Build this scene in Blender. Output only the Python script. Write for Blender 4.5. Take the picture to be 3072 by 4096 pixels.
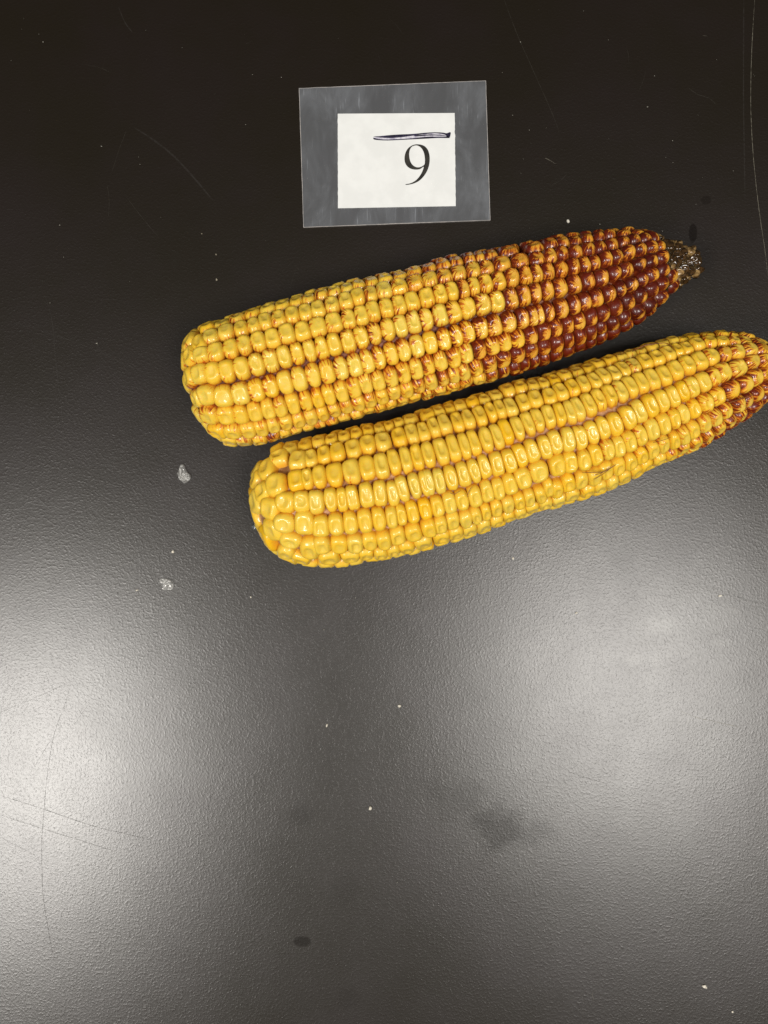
import bpy, bmesh, math, random
import numpy as np
from mathutils import Vector, Matrix, noise
from mathutils.geometry import tessellate_polygon

for o in list(bpy.data.objects):
    bpy.data.objects.remove(o, do_unlink=True)
SC = bpy.context.scene
COL = SC.collection

# ------------------------------------------------------------------ camera
H = 0.28                       # height of the camera above the table top (m)
WID = 0.277                    # width of table seen (m)
K = WID / 3072.0               # metres on the table per photo pixel
cam = bpy.data.cameras.new("camera")
cam_ob = bpy.data.objects.new("camera", cam)
COL.objects.link(cam_ob)
cam_ob.location = (0, 0, H)
cam.sensor_fit = 'HORIZONTAL'
cam.angle = 2 * math.atan(WID / 2 / H)
cam.clip_start = 0.005
cam.clip_end = 20
SC.camera = cam_ob

# ------------------------------------------------------------------ world and lamps
world = bpy.data.worlds.new("World")
SC.world = world
world.use_nodes = True
bg = world.node_tree.nodes['Background']
bg.inputs[0].default_value = (1.0, 0.90, 0.76, 1)
bg.inputs[1].default_value = 0.05


def area_lamp(name, loc, sx, sy, power, color):
    d = bpy.data.lights.new(name, 'AREA')
    d.shape = 'RECTANGLE'
    d.size = sx
    d.size_y = sy
    d.energy = power
    d.color = color
    o = bpy.data.objects.new(name, d)
    COL.objects.link(o)
    o.location = loc
    return o


area_lamp('ceiling_lamp', (-0.97, -0.70, 1.85), 0.42, 0.70, 41, (1.0, 0.96, 0.905))
area_lamp('ceiling_lamp', (0.66, -0.47, 1.85), 0.56, 0.70, 30, (1.0, 0.96, 0.905))

SC.view_settings.view_transform = 'Standard'
SC.view_settings.look = 'None'
SC.view_settings.exposure = 0.0
SC.view_settings.gamma = 1.0
SC.view_settings.use_curve_mapping = False
SC.render.film_transparent = False

# ------------------------------------------------------------------ helpers
RNG = random.Random(7)


def W(px, py, z=0.0):
    """photo pixel -> point at height z on its line of sight"""
    f = (H - z) / H
    return Vector(((px - 1536) * K * f, (2048 - py) * K * f, z))


def mesh_obj(name, verts, faces, mat, parent=None, smooth=True, uvw=None, col=None):
    me = bpy.data.meshes.new(name)
    me.from_pydata([tuple(v) for v in verts], [], faces)
    if smooth:
        me.shade_smooth()
    if uvw is not None:
        a = me.attributes.new('kl', 'FLOAT_VECTOR', 'POINT')
        a.data.foreach_set('vector', np.asarray(uvw, dtype=np.float32).ravel())
    if col is not None:
        a = me.attributes.new('kc', 'FLOAT_COLOR', 'POINT')
        a.data.foreach_set('color', np.asarray(col, dtype=np.float32).ravel())
    me.materials.append(mat)
    me.update()
    o = bpy.data.objects.new(name, me)
    COL.objects.link(o)
    if parent is not None:
        o.parent = parent
        o.matrix_parent_inverse = Matrix.Translation(-parent.location)
    return o


def tag(o, label=None, cat=None, group=None, kind=None):
    if label:
        o['label'] = label
    if cat:
        o['category'] = cat
    if group:
        o['group'] = group
    if kind:
        o['kind'] = kind
    return o


def empty(name, loc):
    o = bpy.data.objects.new(name, None)
    o.empty_display_size = 0.01
    o.location = loc
    COL.objects.link(o)
    return o


class NT:
    """tiny node-tree writer"""
    def __init__(self, name):
        self.m = bpy.data.materials.new(name)
        self.m.use_nodes = True
        self.t = self.m.node_tree
        self.t.nodes.clear()
        self.out = self.t.nodes.new('ShaderNodeOutputMaterial')

    def n(self, typ, ins=None, **props):
        nd = self.t.nodes.new(typ)
        for k, v in props.items():
            setattr(nd, k, v)
        for k, v in (ins or {}).items():
            self.set(nd.inputs[k], v)
        return nd

    def set(self, sock, v):
        if isinstance(v, bpy.types.NodeSocket):
            self.t.links.new(v, sock)
        elif isinstance(v, bpy.types.Node):
            self.t.links.new(v.outputs[0], sock)
        else:
            if isinstance(v, (tuple, list)) and sock.type == 'RGBA' and len(v) == 3:
                v = (*v, 1)
            sock.default_value = v

    def math(self, op, a, b=0.0, clamp=False, c=None):
        nd = self.n('ShaderNodeMath', operation=op, use_clamp=clamp)
        self.set(nd.inputs[0], a)
        self.set(nd.inputs[1], b)
        if c is not None:
            self.set(nd.inputs[2], c)
        return nd.outputs[0]

    def vmath(self, op, a, b=None, s=None):
        nd = self.n('ShaderNodeVectorMath', operation=op)
        self.set(nd.inputs[0], a)
        if b is not None:
            self.set(nd.inputs[1], b)
        if s is not None:
            self.set(nd.inputs['Scale'], s)
        return nd.outputs[1] if op in ('LENGTH', 'DISTANCE', 'DOT_PRODUCT') else nd.outputs[0]

    def smooth(self, x, lo, hi, a=0.0, b=1.0):
        nd = self.n('ShaderNodeMapRange', interpolation_type='SMOOTHSTEP')
        self.set(nd.inputs[0], x)
        self.set(nd.inputs[1], lo)
        self.set(nd.inputs[2], hi)
        self.set(nd.inputs[3], a)
        self.set(nd.inputs[4], b)
        return nd.outputs[0]

    def mix(self, f, a, b, blend='MIX'):
        nd = self.n('ShaderNodeMix', data_type='RGBA', blend_type=blend)
        self.set(nd.inputs[0], f)
        self.set(nd.inputs[6], a)
        self.set(nd.inputs[7], b)
        return nd.outputs[2]

    def noise(self, vec, scale, detail=2.0, rough=0.5, dist=0.0, dims='3D', w=None):
        nd = self.n('ShaderNodeTexNoise', noise_dimensions=dims)
        self.set(nd.inputs['Vector'], vec)
        self.set(nd.inputs['Scale'], scale)
        self.set(nd.inputs['Detail'], detail)
        self.set(nd.inputs['Roughness'], rough)
        self.set(nd.inputs['Distortion'], dist)
        return nd.outputs[0]

    def bsdf(self, **kw):
        nd = self.n('ShaderNodeBsdfPrincipled')
        for k, v in kw.items():
            self.set(nd.inputs[k.replace('_', ' ')], v)
        return nd

    def finish(self, sh):
        self.t.links.new(sh.outputs[0] if isinstance(sh, bpy.types.Node) else sh, self.out.inputs[0])
        return self.m


# ------------------------------------------------------------------ table top
def mat_table():
    t = NT('black_laminate')
    co = t.n('ShaderNodeTexCoord').outputs['Object']
    warp = t.n('ShaderNodeTexNoise', {'Scale': 400.0, 'Detail': 1.0})
    t.set(warp.inputs[0], co)
    wv = t.vmath('SCALE', t.vmath('SUBTRACT', warp.outputs[1], (0.5, 0.5, 0.5)), s=0.0011)
    cw = t.vmath('ADD', co, wv)
    g1 = t.noise(cw, 1200.0, 2.5, 0.55, 0.3)
    g2 = t.noise(cw, 2900.0, 2.0, 0.5)
    ridge = t.math('ABSOLUTE', t.math('SUBTRACT', g1, 0.5))
    h = t.math('ADD', t.math('MULTIPLY', ridge, 0.5), t.math('MULTIPLY', g1, 0.9))
    h = t.math('ADD', h, t.math('MULTIPLY', g2, 0.22))
    bump = t.n('ShaderNodeBump', {'Strength': 0.66, 'Distance': 0.00008})
    t.set(bump.inputs['Height'], h)
    # fine haze of wear
    cl = t.noise(co, 16.0, 4.0, 0.6)
    cl2 = t.noise(co, 70.0, 4.0, 0.65)
    rough = t.math('ADD', 0.305, t.math('MULTIPLY', t.math('SUBTRACT', cl, 0.5), 0.10))
    spec = t.math('ADD', 0.66, t.math('MULTIPLY', t.math('SUBTRACT', cl2, 0.5), 0.16))
    base = t.mix(t.smooth(cl, 0.35, 0.7), (0.0080, 0.0052, 0.0018), (0.0088, 0.0050, 0.0036))
    # oily smudges (dark, take the gloss down) : photo px x, y, rx, ry
    dark = None
    for (x, y, rx, ry, amt) in ((2000, 3325, 105, 75, .5), (1210, 3765, 36, 22, .7), (1205, 3260, 45, 40, .22),
                                (2772, 935, 17, 38, .85), (2825, 800, 20, 18, .5), (1375, 3560, 60, 60, .13),
                                (1395, 3990, 40, 40, .13), (1820, 3180, 120, 70, .2), (2120, 3340, 90, 60, .25)):
        d = t.vmath('SUBTRACT', co, tuple(W(x, y)))
        d = t.vmath('MULTIPLY', d, (1 / (rx * K), 1 / (ry * K), 0.0))
        L = t.vmath('LENGTH', d)
        L = t.math('ADD', L, t.math('MULTIPLY', t.math('SUBTRACT', cl2, 0.5), 2.6 if rx > 60 else 1.3))
        m = t.math('MULTIPLY', t.smooth(L, 0.35 if rx > 40 else 0.8, 1.5 if rx > 40 else 1.15, 1.0, 0.0), amt)
        dark = m if dark is None else t.math('MAXIMUM', dark, m)
    # chalky smears (pale, dull)
    pale = None
    for (x, y, rx, ry, amt) in ((2660, 2500, 75, 40, .7), (2545, 2635, 45, 30, .8), (2880, 2470, 90, 60, .5),
                                (2620, 2640, 30, 25, .5), (2800, 2870, 110, 22, .35), (2890, 2570, 50, 18, .5)):
        d = t.vmath('SUBTRACT', co, tuple(W(x, y)))
        d = t.vmath('MULTIPLY', d, (1 / (rx * K), 1 / (ry * K), 0.0))
        L = t.math('ADD', t.vmath('LENGTH', d), t.math('MULTIPLY', t.math('SUBTRACT', cl2, 0.5), 2.4))
        m = t.math('MULTIPLY', t.smooth(L, 0.3, 1.3, 1.0, 0.0), amt)
        pale = m if pale is None else t.math('MAXIMUM', pale, m)
    spec = t.math('MULTIPLY', spec, t.math('SUBTRACT', 1.0, t.math('MULTIPLY', dark, 0.75)))
    base = t.mix(t.math('MULTIPLY', pale, 0.10), base, (0.55, 0.55, 0.52))
    base = t.mix(t.math('MULTIPLY', dark, 0.6), base, (0.003, 0.002, 0.0015))
    b = t.bsdf(Base_Color=base, Roughness=rough, Specular_IOR_Level=spec, Normal=bump.outputs[0], IOR=1.5, Coat_Weight=0.14, Coat_Roughness=0.55, Coat_Normal=bump.outputs[0])
    return t.finish(b)


M_table = mat_table()
tx, ty, th = 0.65, 0.45, 0.03
bm = bmesh.new()
bmesh.ops.create_cube(bm, size=1.0, matrix=Matrix.Translation((0.0, 0.05, -th / 2)) @ Matrix.Diagonal((tx * 2, ty * 2, th, 1)))
bmesh.ops.bevel(bm, geom=bm.edges[:], offset=0.002, segments=2, affect='EDGES')
me = bpy.data.meshes.new('table_top')
bm.to_mesh(me)
bm.free()
me.materials.append(M_table)
table = bpy.data.objects.new('table_top', me)
COL.objects.link(table)
tag(table, kind='structure', label='black textured laminate table top, scratched and smudged')

# scratches in the table top: shallow ribbons of scuffed laminate
def mat_scratch(name, col, alpha):
    t = NT(name)
    co = t.n('ShaderNodeTexCoord').outputs['Object']
    n = t.noise(co, 700.0, 3.0, 0.7)
    b = t.bsdf(Base_Color=col, Roughness=0.8, Specular_IOR_Level=0.15)
    tr = t.n('ShaderNodeBsdfTransparent')
    f = t.math('MULTIPLY', t.smooth(n, 0.36, 0.6, 0.25, 1.0), alpha)
    mx = t.n('ShaderNodeMixShader')
    t.set(mx.inputs[0], f)
    t.set(mx.inputs[1], tr)
    t.set(mx.inputs[2], b)
    return t.finish(mx)


M_scr = {'faint': mat_scratch('scuffed_laminate_faint', (0.10, 0.095, 0.09), 0.14),
         'mid': mat_scratch('scuffed_laminate', (0.10, 0.095, 0.08), 0.35),
         'deep': mat_scratch('gouged_laminate', (0.09, 0.085, 0.075), 0.75),
         'white': mat_scratch('whitened_gouge', (0.30, 0.28, 0.22), 0.7)}
SCR = [
    ('white', .16, [(3020, -20), (3007, 200), (3003, 424), (3014, 636), (3037, 848), (3058, 989), (3074, 1120)]),
    ('faint', .5, [(2975, -10), (2974, 400), (2980, 800)]),
    ('mid', .14, [(2013, -10), (2070, 141), (2133, 283), (2211, 459), (2240, 540)]),
    ('mid', .16, [(2751, 350), (2790, 378), (2835, 392), (2868, 422)]),
    ('white', .14, [(2179, 632), (2200, 642), (2225, 657)]),
    ('mid', .16, [(2267, 696), (2240, 724), (2197, 745)]),
    ('white', .13, [(2811, 143), (2829, 144)]),
    ('faint', .8, [(535, 510), (600, 550), (690, 620), (770, 705), (853, 803)]),
    ('mid', .13, [(506, 521), (480, 590), (448, 687)]),
    ('mid', .13, [(506, 788), (560, 860), (633, 947)]),
    ('faint', .5, [(475, 30), (500, 90), (530, 130)]),
    ('deep', .16, [(-10, 3178), (172, 3236), (362, 3301), (480, 3330), (597, 3358)]),
    ('deep', .13, [(-10, 3256), (226, 3332), (461, 3405)]),
    ('deep', .15, [(289, 2708), (262, 2810), (217, 2935), (195, 3060), (181, 3179), (167, 3369), (168, 3470), (172, 3577), (190, 3700), (212, 3821), (235, 3884)]),
    ('deep', .09, [(-10, 2853), (120, 2800), (262, 2736)]),
    ('deep', .09, [(362, 2808), (330, 2850), (298, 2898)]),
    ('deep', .09, [(212, 2944), (160, 3030), (118, 3097)]),
    ('deep', .08, [(-10, 3342), (90, 3395), (199, 3450)]),
    ('deep', .06, [(-10, 3440), (120, 3500)]),
    ('faint', .6, [(1680, 2650), (1727, 2963), (1775, 3390), (1822, 3769), (1879, 4110)]),
    ('faint', .4, [(1500, 3342), (1525, 3420), (1547, 3494)]),
    ('faint', .5, [(2068, 3958), (2286, 4025), (2495, 4100)]),
    ('faint', .5, [(1325, 2700), (1370, 2860), (1410, 2965)]),
    ('faint', .4, [(1470, 2980), (1490, 3300), (1530, 3700)]),
    ('white', .16, [(2713, 2840), (2780, 2868), (2850, 2884), (2969, 2911)]),
    ('deep', .12, [(2277, 3086), (2350, 3112), (2438, 3139)]),
    ('deep', .09, [(2684, 2309), (2860, 2362), (3085, 2427)]),
    ('deep', .09, [(2874, 3010), (2950, 3058)]),
    ('deep', .07, [(2900, 2530), (3085, 2660)]),
    ('white', .1, [(2367, 3968), (2376, 4006)]),
    ('mid', .12, [(1175, 4000), (1190, 4060), (1205, 4110)]),
    ('mid', .14, [(1340, 3675), (1375, 3688), (1412, 3703)]),
    ('mid', .12, [(1465, 3822), (1520, 3838)]),
    ('mid', .08, [(1190, 1060), (1172, 1110), (1155, 1170)]),
    ('faint', .3, [(180, 1180), (210, 1290), (230, 1500), (280, 1900)]),
    ('faint', .3, [(60, 1290), (330, 1380), (600, 1500)]),
    ('faint', .4, [(760, 2040), (830, 2015), (900, 1990)]),
    ('mid', .1, [(800, 2023), (825, 2020), (838, 2026)]),
]
for kk in range(16):     # short stray hairline marks
    x, y = RNG.uniform(60, 3000), RNG.choice([RNG.uniform(40, 850), RNG.uniform(2350, 4050)])
    a, L = RNG.uniform(0, math.pi), RNG.uniform(25, 150)
    SCR.append((RNG.choice(['faint', 'faint', 'mid']), RNG.uniform(.06, .12),
                [(x, y), (x + L * .5 * math.cos(a), y + L * .5 * math.sin(a)), (x + L * math.cos(a + .1), y + L * math.sin(a + .1))]))


def catmull(pts, step):
    P = [Vector(p) for p in pts]
    out = []
    for i in range(len(P) - 1):
        p0, p1, p2, p3 = P[max(i - 1, 0)], P[i], P[i + 1], P[min(i + 2, len(P) - 1)]
        n = max(2, int((p2 - p1).length / step))
        for j in range(n):
            u = j / n
            out.append(0.5 * ((2 * p1) + (p2 - p0) * u + (2 * p0 - 5 * p1 + 4 * p2 - p3) * u * u + (3 * p1 - p0 - 3 * p2 + p3) * u ** 3))
    out.append(P[-1])
    return out


for i, (kind, w, pts) in enumerate(SCR):
    c = catmull([W(*p) for p in pts], 0.0015)
    vs, fs = [], []
    z = 0.00004 + 0.000004 * i
    for j, p in enumerate(c):
        d = (c[min(j + 1, len(c) - 1)] - c[max(j - 1, 0)]).normalized()
        nrm = Vector((-d.y, d.x, 0))
        u = j / (len(c) - 1)
        ww = w * 0.0005 * min(1, 6 * u + .15, 6 * (1 - u) + .15) * (0.75 + 0.5 * noise.noise(p * 400))
        jit = nrm * 0.00006 * noise.noise(p * 900 + Vector((i, 0, 0)))
        vs += [Vector((p.x, p.y, z)) + nrm * ww + jit, Vector((p.x, p.y, z)) - nrm * ww + jit]
        if j:
            a = 2 * (j - 1)
            fs.append((a, a + 1, a + 3, a + 2))
    mesh_obj('scratch', vs, fs, M_scr[kind], table, smooth=False)

# ------------------------------------------------------------------ corn: surface of each ear
def polyx(pts):
    a = np.array(sorted(pts), dtype=float)
    return a[:, 0], a[:, 1]


class Ear:
    """Round ear lying on the table: stations along its axis give centre and radius."""
    def __init__(self, top, bot, base, slope, s0, s1, cap0, cap1, pw=2.4):
        d = Vector((1, slope, 0)).normalized()          # pixel space, y down
        n = Vector((-d.y, d.x, 0))                      # points down the picture
        def proj(pts):
            a = [((x - base[0]) * d.x + (y - base[1]) * d.y, (x - base[0]) * n.x + (y - base[1]) * n.y) for x, y in pts]
            a.sort()
            return np.array([q[0] for q in a]), np.array([q[1] for q in a])
        ts, tn = proj(top)
        bs, bn = proj(bot)
        dw = Vector((d.x, -d.y, 0))
        nw = Vector((n.x, -n.y, 0))                     # world direction of picture-down
        bw = Vector(((base[0] - 1536) * K, (2048 - base[1]) * K, 0))
        off = bw.dot(nw)
        offd = bw.dot(dw)
        S = np.arange(s0 * K, s1 * K, 0.001)
        N1 = np.interp(S / K, ts, tn) * K + off
        N2 = np.interp(S / K, bs, bn) * K + off
        p1, p2 = np.arctan(N1 / H), np.arctan(N2 / H)
        ph, de = (p1 + p2) / 2, np.abs(p2 - p1) / 2
        D = H / (np.cos(ph) + np.sin(de))
        z0 = float(np.median((D * np.sin(de))[len(S) // 8: len(S) // 2])) + 0.0006
        D = (H - z0) / np.cos(ph)
        R = D * np.sin(de)
        Cn = D * np.sin(ph)
        f = (H - z0) / H
        ker = np.ones(7) / 7
        def sm(a):
            return np.convolve(np.pad(a, 3, mode='edge'), ker, 'valid')
        R, Cn = sm(sm(R)), sm(sm(Cn))
        self.s = (S + offd) * f                        # world coordinate along dw
        self.cn, self.R0, self.z0, self.dw, self.nw = Cn, R, z0, dw, nw
        self.a, self.b = self.s[0], self.s[-1]
        self.cap0, self.cap1, self.pw = cap0, cap1, pw

    def at(self, s, th, dr=0.0):
        """arrays in, points out; th 0 = up, positive toward the bottom of the picture"""
        s = np.asarray(s, float)
        R = np.interp(s, self.s, self.R0)
        u0 = np.clip((s - self.a) / self.cap0, 0, 1)
        u1 = np.clip((self.b - s) / self.cap1, 0, 1)
        R = R * (1 - (1 - u0) ** self.pw) ** (1 / self.pw) * (1 - (1 - u1) ** 2) ** 0.5
        R = np.maximum(R + dr, 0.0001)
        c = np.interp(s, self.s, self.cn)
        dw, nw = np.array(self.dw), np.array(self.nw)
        P = s[..., None] * dw + (c + R * np.sin(th))[..., None] * nw
        P[..., 2] = self.z0 + R * np.cos(th)
        return P

    def frame(self, s, th):
        e = 0.0004
        s = float(np.clip(s, self.a + e, self.b - e))
        P = self.at(np.array([s, s + e, s - e, s]), np.array([th, th, th, th + 0.01]))
        T = Vector(P[1] - P[2])
        B = Vector(P[3] - P[0])
        if B.length < 1e-9:
            B = Vector(self.nw)
        T.normalize()
        B.normalize()
        N = T.cross(B)
        c = self.at(np.array([s]), np.array([th]), -10)[0]
        if N.dot(Vector(P[0]) - Vector(c)) < 0:
            N = -N
        return Vector(P[0]), T, B, N.normalized()

    def table(self):
        s = np.concatenate([self.a + self.cap0 * (np.linspace(0, 1, 50) ** 1.6), np.arange(self.a + self.cap0, self.b - self.cap1, 0.0004),
                            self.b - self.cap1 * (np.linspace(1, 0, 30) ** 1.6)])
        th = np.radians(np.arange(-100, 101, 0.7))
        SS, TT = np.meshgrid(s, th, indexing='ij')
        P = self.at(SS, TT, -0.0003)
        f = H / (H - P[..., 2])
        self.px = P[..., 0] * f / K + 1536
        self.py = 2048 - P[..., 1] * f / K
        # facing test
        dS = np.gradient(P, axis=0)
        dT = np.gradient(P, axis=1)
        N = np.cross(dS, dT)
        view = np.array([0, 0, H]) - P
        ctr = P - self.at(SS, TT, -10)
        sg = np.sign((N * ctr).sum(-1))
        ok = ((N * view).sum(-1) * sg) > 0
        self.SS, self.TT = SS, TT
        self.px[~ok] = 1e9

    def locate(self, x, y):
        d = (self.px - x) ** 2 + (self.py - y) ** 2
        i = np.unravel_index(np.argmin(d), d.shape)
        return float(self.SS[i]), float(self.TT[i])


TOP1 = [(735, 1420), (755, 1354), (805, 1316), (858, 1292), (916, 1267), (974, 1243), (1042, 1219), (1100, 1200), (1400, 1120), (1516, 1096), (1622, 1072), (1738, 1036), (1853, 1014), (1921, 1000), (2150, 957), (2234, 940), (2319, 930), (2403, 922), (2500, 913), (2551, 919), (2593, 927), (2639, 942), (2665, 965), (2700, 978), (2741, 985), (2780, 993), (2830, 1000)]
BOT1 = [(731, 1509), (747, 1615), (772, 1706), (815, 1769), (873, 1790), (940, 1788), (998, 1786), (1046, 1779), (1114, 1762), (1162, 1745), (1220, 1728), (1307, 1704), (1394, 1682), (1480, 1663), (1593, 1629), (1738, 1587), (1834, 1566), (1930, 1535), (2012, 1516), (2099, 1487), (2200, 1456), (2331, 1406), (2395, 1383), (2466, 1349), (2521, 1320), (2585, 1280), (2633, 1240), (2675, 1192), (2699, 1162), (2749, 1133), (2790, 1112), (2840, 1090)]
TOP2 = [(1134, 1795), (1191, 1758), (1273, 1737), (1346, 1725), (1423, 1701), (1539, 1686), (1635, 1650), (1845, 1592), (1970, 1556), (2066, 1522), (2182, 1495), (2372, 1438), (2477, 1408), (2583, 1372), (2688, 1347), (2794, 1328), (2891, 1322), (2975, 1335), (3040, 1365), (3120, 1400), (3180, 1440), (3250, 1480)]
BOT2 = [(1143, 2238), (1220, 2272), (1273, 2276), (1394, 2265), (1481, 2253), (1587, 2232), (1659, 2215), (1760, 2188), (1917, 2139), (2013, 2103), (2134, 2060), (2230, 2030), (2327, 2002), (2423, 1970), (2491, 1940), (2575, 1892), (2659, 1852), (2731, 1825), (2815, 1786), (2878, 1748), (2950, 1705), (2984, 1680), (3047, 1630), (3110, 1575), (3190, 1540), (3260, 1510)]
# caps take over near the butts, so the outlines there are straightened
TOP1 = [(640, 1325), (900, 1268)] + [p for p in TOP1 if p[0] > 930]
BOT1 = [(700, 1850), (830, 1815)] + [p for p in BOT1 if p[0] > 930]
TOP2 = [(900, 1822), (1150, 1762)] + [p for p in TOP2 if p[0] > 1180]
BOT2 = [(1000, 2338), (1150, 2302)] + [p for p in BOT2 if p[0] > 1210]

R1, R2, R3 = (680, 1200, 2.07375), (1400, 1000, 2.07375), (2150, 860, 2.37)
R4, R5, R6 = (960, 1650, 2.07375), (1700, 1500, 2.07375), (2372, 1250, 2.37)
R7 = (1000, 1050, 3.318)
ROWS1 = [
    [(R1, [(290, 238), (420, 185), (545, 130), (675, 97)]), (R7, [(220, 570), (430, 520), (605, 480), (770, 440), (945, 390), (1110, 340), (1290, 300), (1450, 260)]),
     (R2, [(70, 272), (185, 250), (295, 225), (415, 200), (520, 165), (655, 132), (765, 103), (880, 80), (995, 57), (1080, 60), (1170, 35), (1280, 18)]),
     (R3, [(30, 270), (110, 262), (250, 240), (365, 225), (485, 198), (605, 188), (700, 175)])],
    [(R1, [(215, 335), (330, 275), (450, 230), (580, 200), (682, 182)]), (R7, [(180, 740), (355, 685), (550, 660), (730, 620), (885, 565), (1080, 505), (1265, 460), (1420, 415)]),
     (R2, [(60, 370), (165, 327), (280, 312), (405, 270), (545, 255), (655, 212), (780, 195), (890, 160), (1030, 137), (1110, 100), (1260, 100), (1420, 85), (1575, 50)]),
     (R3, [(50, 375), (220, 335), (365, 312), (500, 300), (600, 268), (715, 240), (825, 215), (925, 185), (1035, 195), (1130, 205)])],
    [(R1, [(140, 455), (238, 440), (362, 407), (495, 370), (610, 345), (722, 318), (843, 297), (965, 265), (1096, 238), (1222, 202), (1350, 158), (1475, 127), (1585, 95)]),
     (R2, [(190, 492), (298, 465), (405, 425), (510, 385), (638, 362), (750, 347), (855, 330), (942, 300), (1030, 273), (1118, 252), (1232, 225), (1345, 207), (1465, 187), (1550, 162)]),
     (R3, [(20, 540), (95, 507), (235, 470), (360, 462), (458, 440), (552, 425), (660, 392), (765, 367), (872, 320), (995, 300), (1105, 280), (1175, 245)])],
    [(R1, [(128, 650), (203, 612), (335, 595), (460, 580), (588, 550), (712, 527), (835, 510), (942, 462), (1055, 432), (1155, 412), (1250, 395), (1355, 352), (1482, 335)]),
     (R2, [(100, 715), (205, 680), (315, 650), (420, 617), (525, 583), (637, 557), (745, 532), (868, 505), (980, 467), (1105, 432), (1228, 405), (1338, 390), (1455, 372), (1550, 340)]),
     (R3, [(0, 695), (95, 692), (228, 665), (365, 640), (490, 622), (625, 590), (760, 530), (868, 495), (985, 450), (1100, 415), (1205, 375)])],
    [(R1, [(188, 830), (280, 805), (437, 800), (580, 775), (710, 762), (840, 740), (960, 703), (1075, 667), (1188, 637), (1315, 610), (1422, 590)]),
     (R2, [(50, 970), (155, 930), (250, 905), (355, 875), (450, 833), (562, 807), (670, 775), (785, 750), (890, 727), (985, 680), (1095, 652), (1205, 625), (1330, 600), (1450, 583), (1550, 555)]),
     (R3, [(15, 960), (115, 920), (245, 885), (370, 867), (465, 832), (575, 797), (700, 750), (820, 705), (912, 647), (1015, 600), (1120, 560)])],
    [(R1, [(190, 960), (305, 972), (455, 987), (580, 975), (705, 950), (818, 922), (920, 910), (1030, 900), (1140, 877), (1228, 850), (1330, 822), (1425, 787)]),
     (R2, [(40, 1165), (140, 1137), (245, 1115), (350, 1077), (455, 1037), (560, 1010), (655, 972), (758, 945), (880, 915), (975, 885), (1080, 850), (1195, 817), (1300, 772), (1405, 745), (1515, 725)]),
     (R3, [(75, 1130), (190, 1085), (305, 1080), (420, 1035), (525, 1000), (645, 965), (770, 900), (890, 842), (1005, 770), (1120, 715), (1210, 632)])],
    [(R1, [(250, 1085), (375, 1110), (520, 1112), (655, 1102), (765, 1092), (862, 1062), (975, 1050), (1080, 1037), (1185, 1002), (1275, 977), (1375, 960)]),
     (R2, [(-20, 1320), (80, 1292), (180, 1275), (280, 1252), (380, 1212), (485, 1190), (580, 1160), (680, 1122), (785, 1100), (875, 1070), (960, 1037), (1060, 1005), (1165, 980), (1280, 915), (1405, 882), (1520, 857)]),
     (R3, [(80, 1290), (195, 1255), (310, 1225), (420, 1185), (525, 1150), (625, 1115), (740, 1070), (855, 1010), (975, 950), (1090, 890), (1195, 792)])],
    [(R1, [(345, 1180), (485, 1187), (610, 1187), (745, 1165), (850, 1145), (965, 1122), (1055, 1107), (1155, 1080), (1250, 1055), (1350, 1030), (1450, 1000)]),
     (R2, [(60, 1365), (160, 1340), (255, 1318), (345, 1297), (445, 1270), (550, 1245), (645, 1215), (750, 1172), (870, 1142), (980, 1115), (1080, 1095), (1185, 1065), (1280, 1032), (1375, 1002), (1460, 980), (1545, 950)]),
     (R3, [(60, 1400), (180, 1365), (300, 1325), (410, 1280), (520, 1235), (635, 1165), (755, 1115), (870, 1058), (985, 1000), (1095, 930), (1185, 850)])],
]
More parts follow.
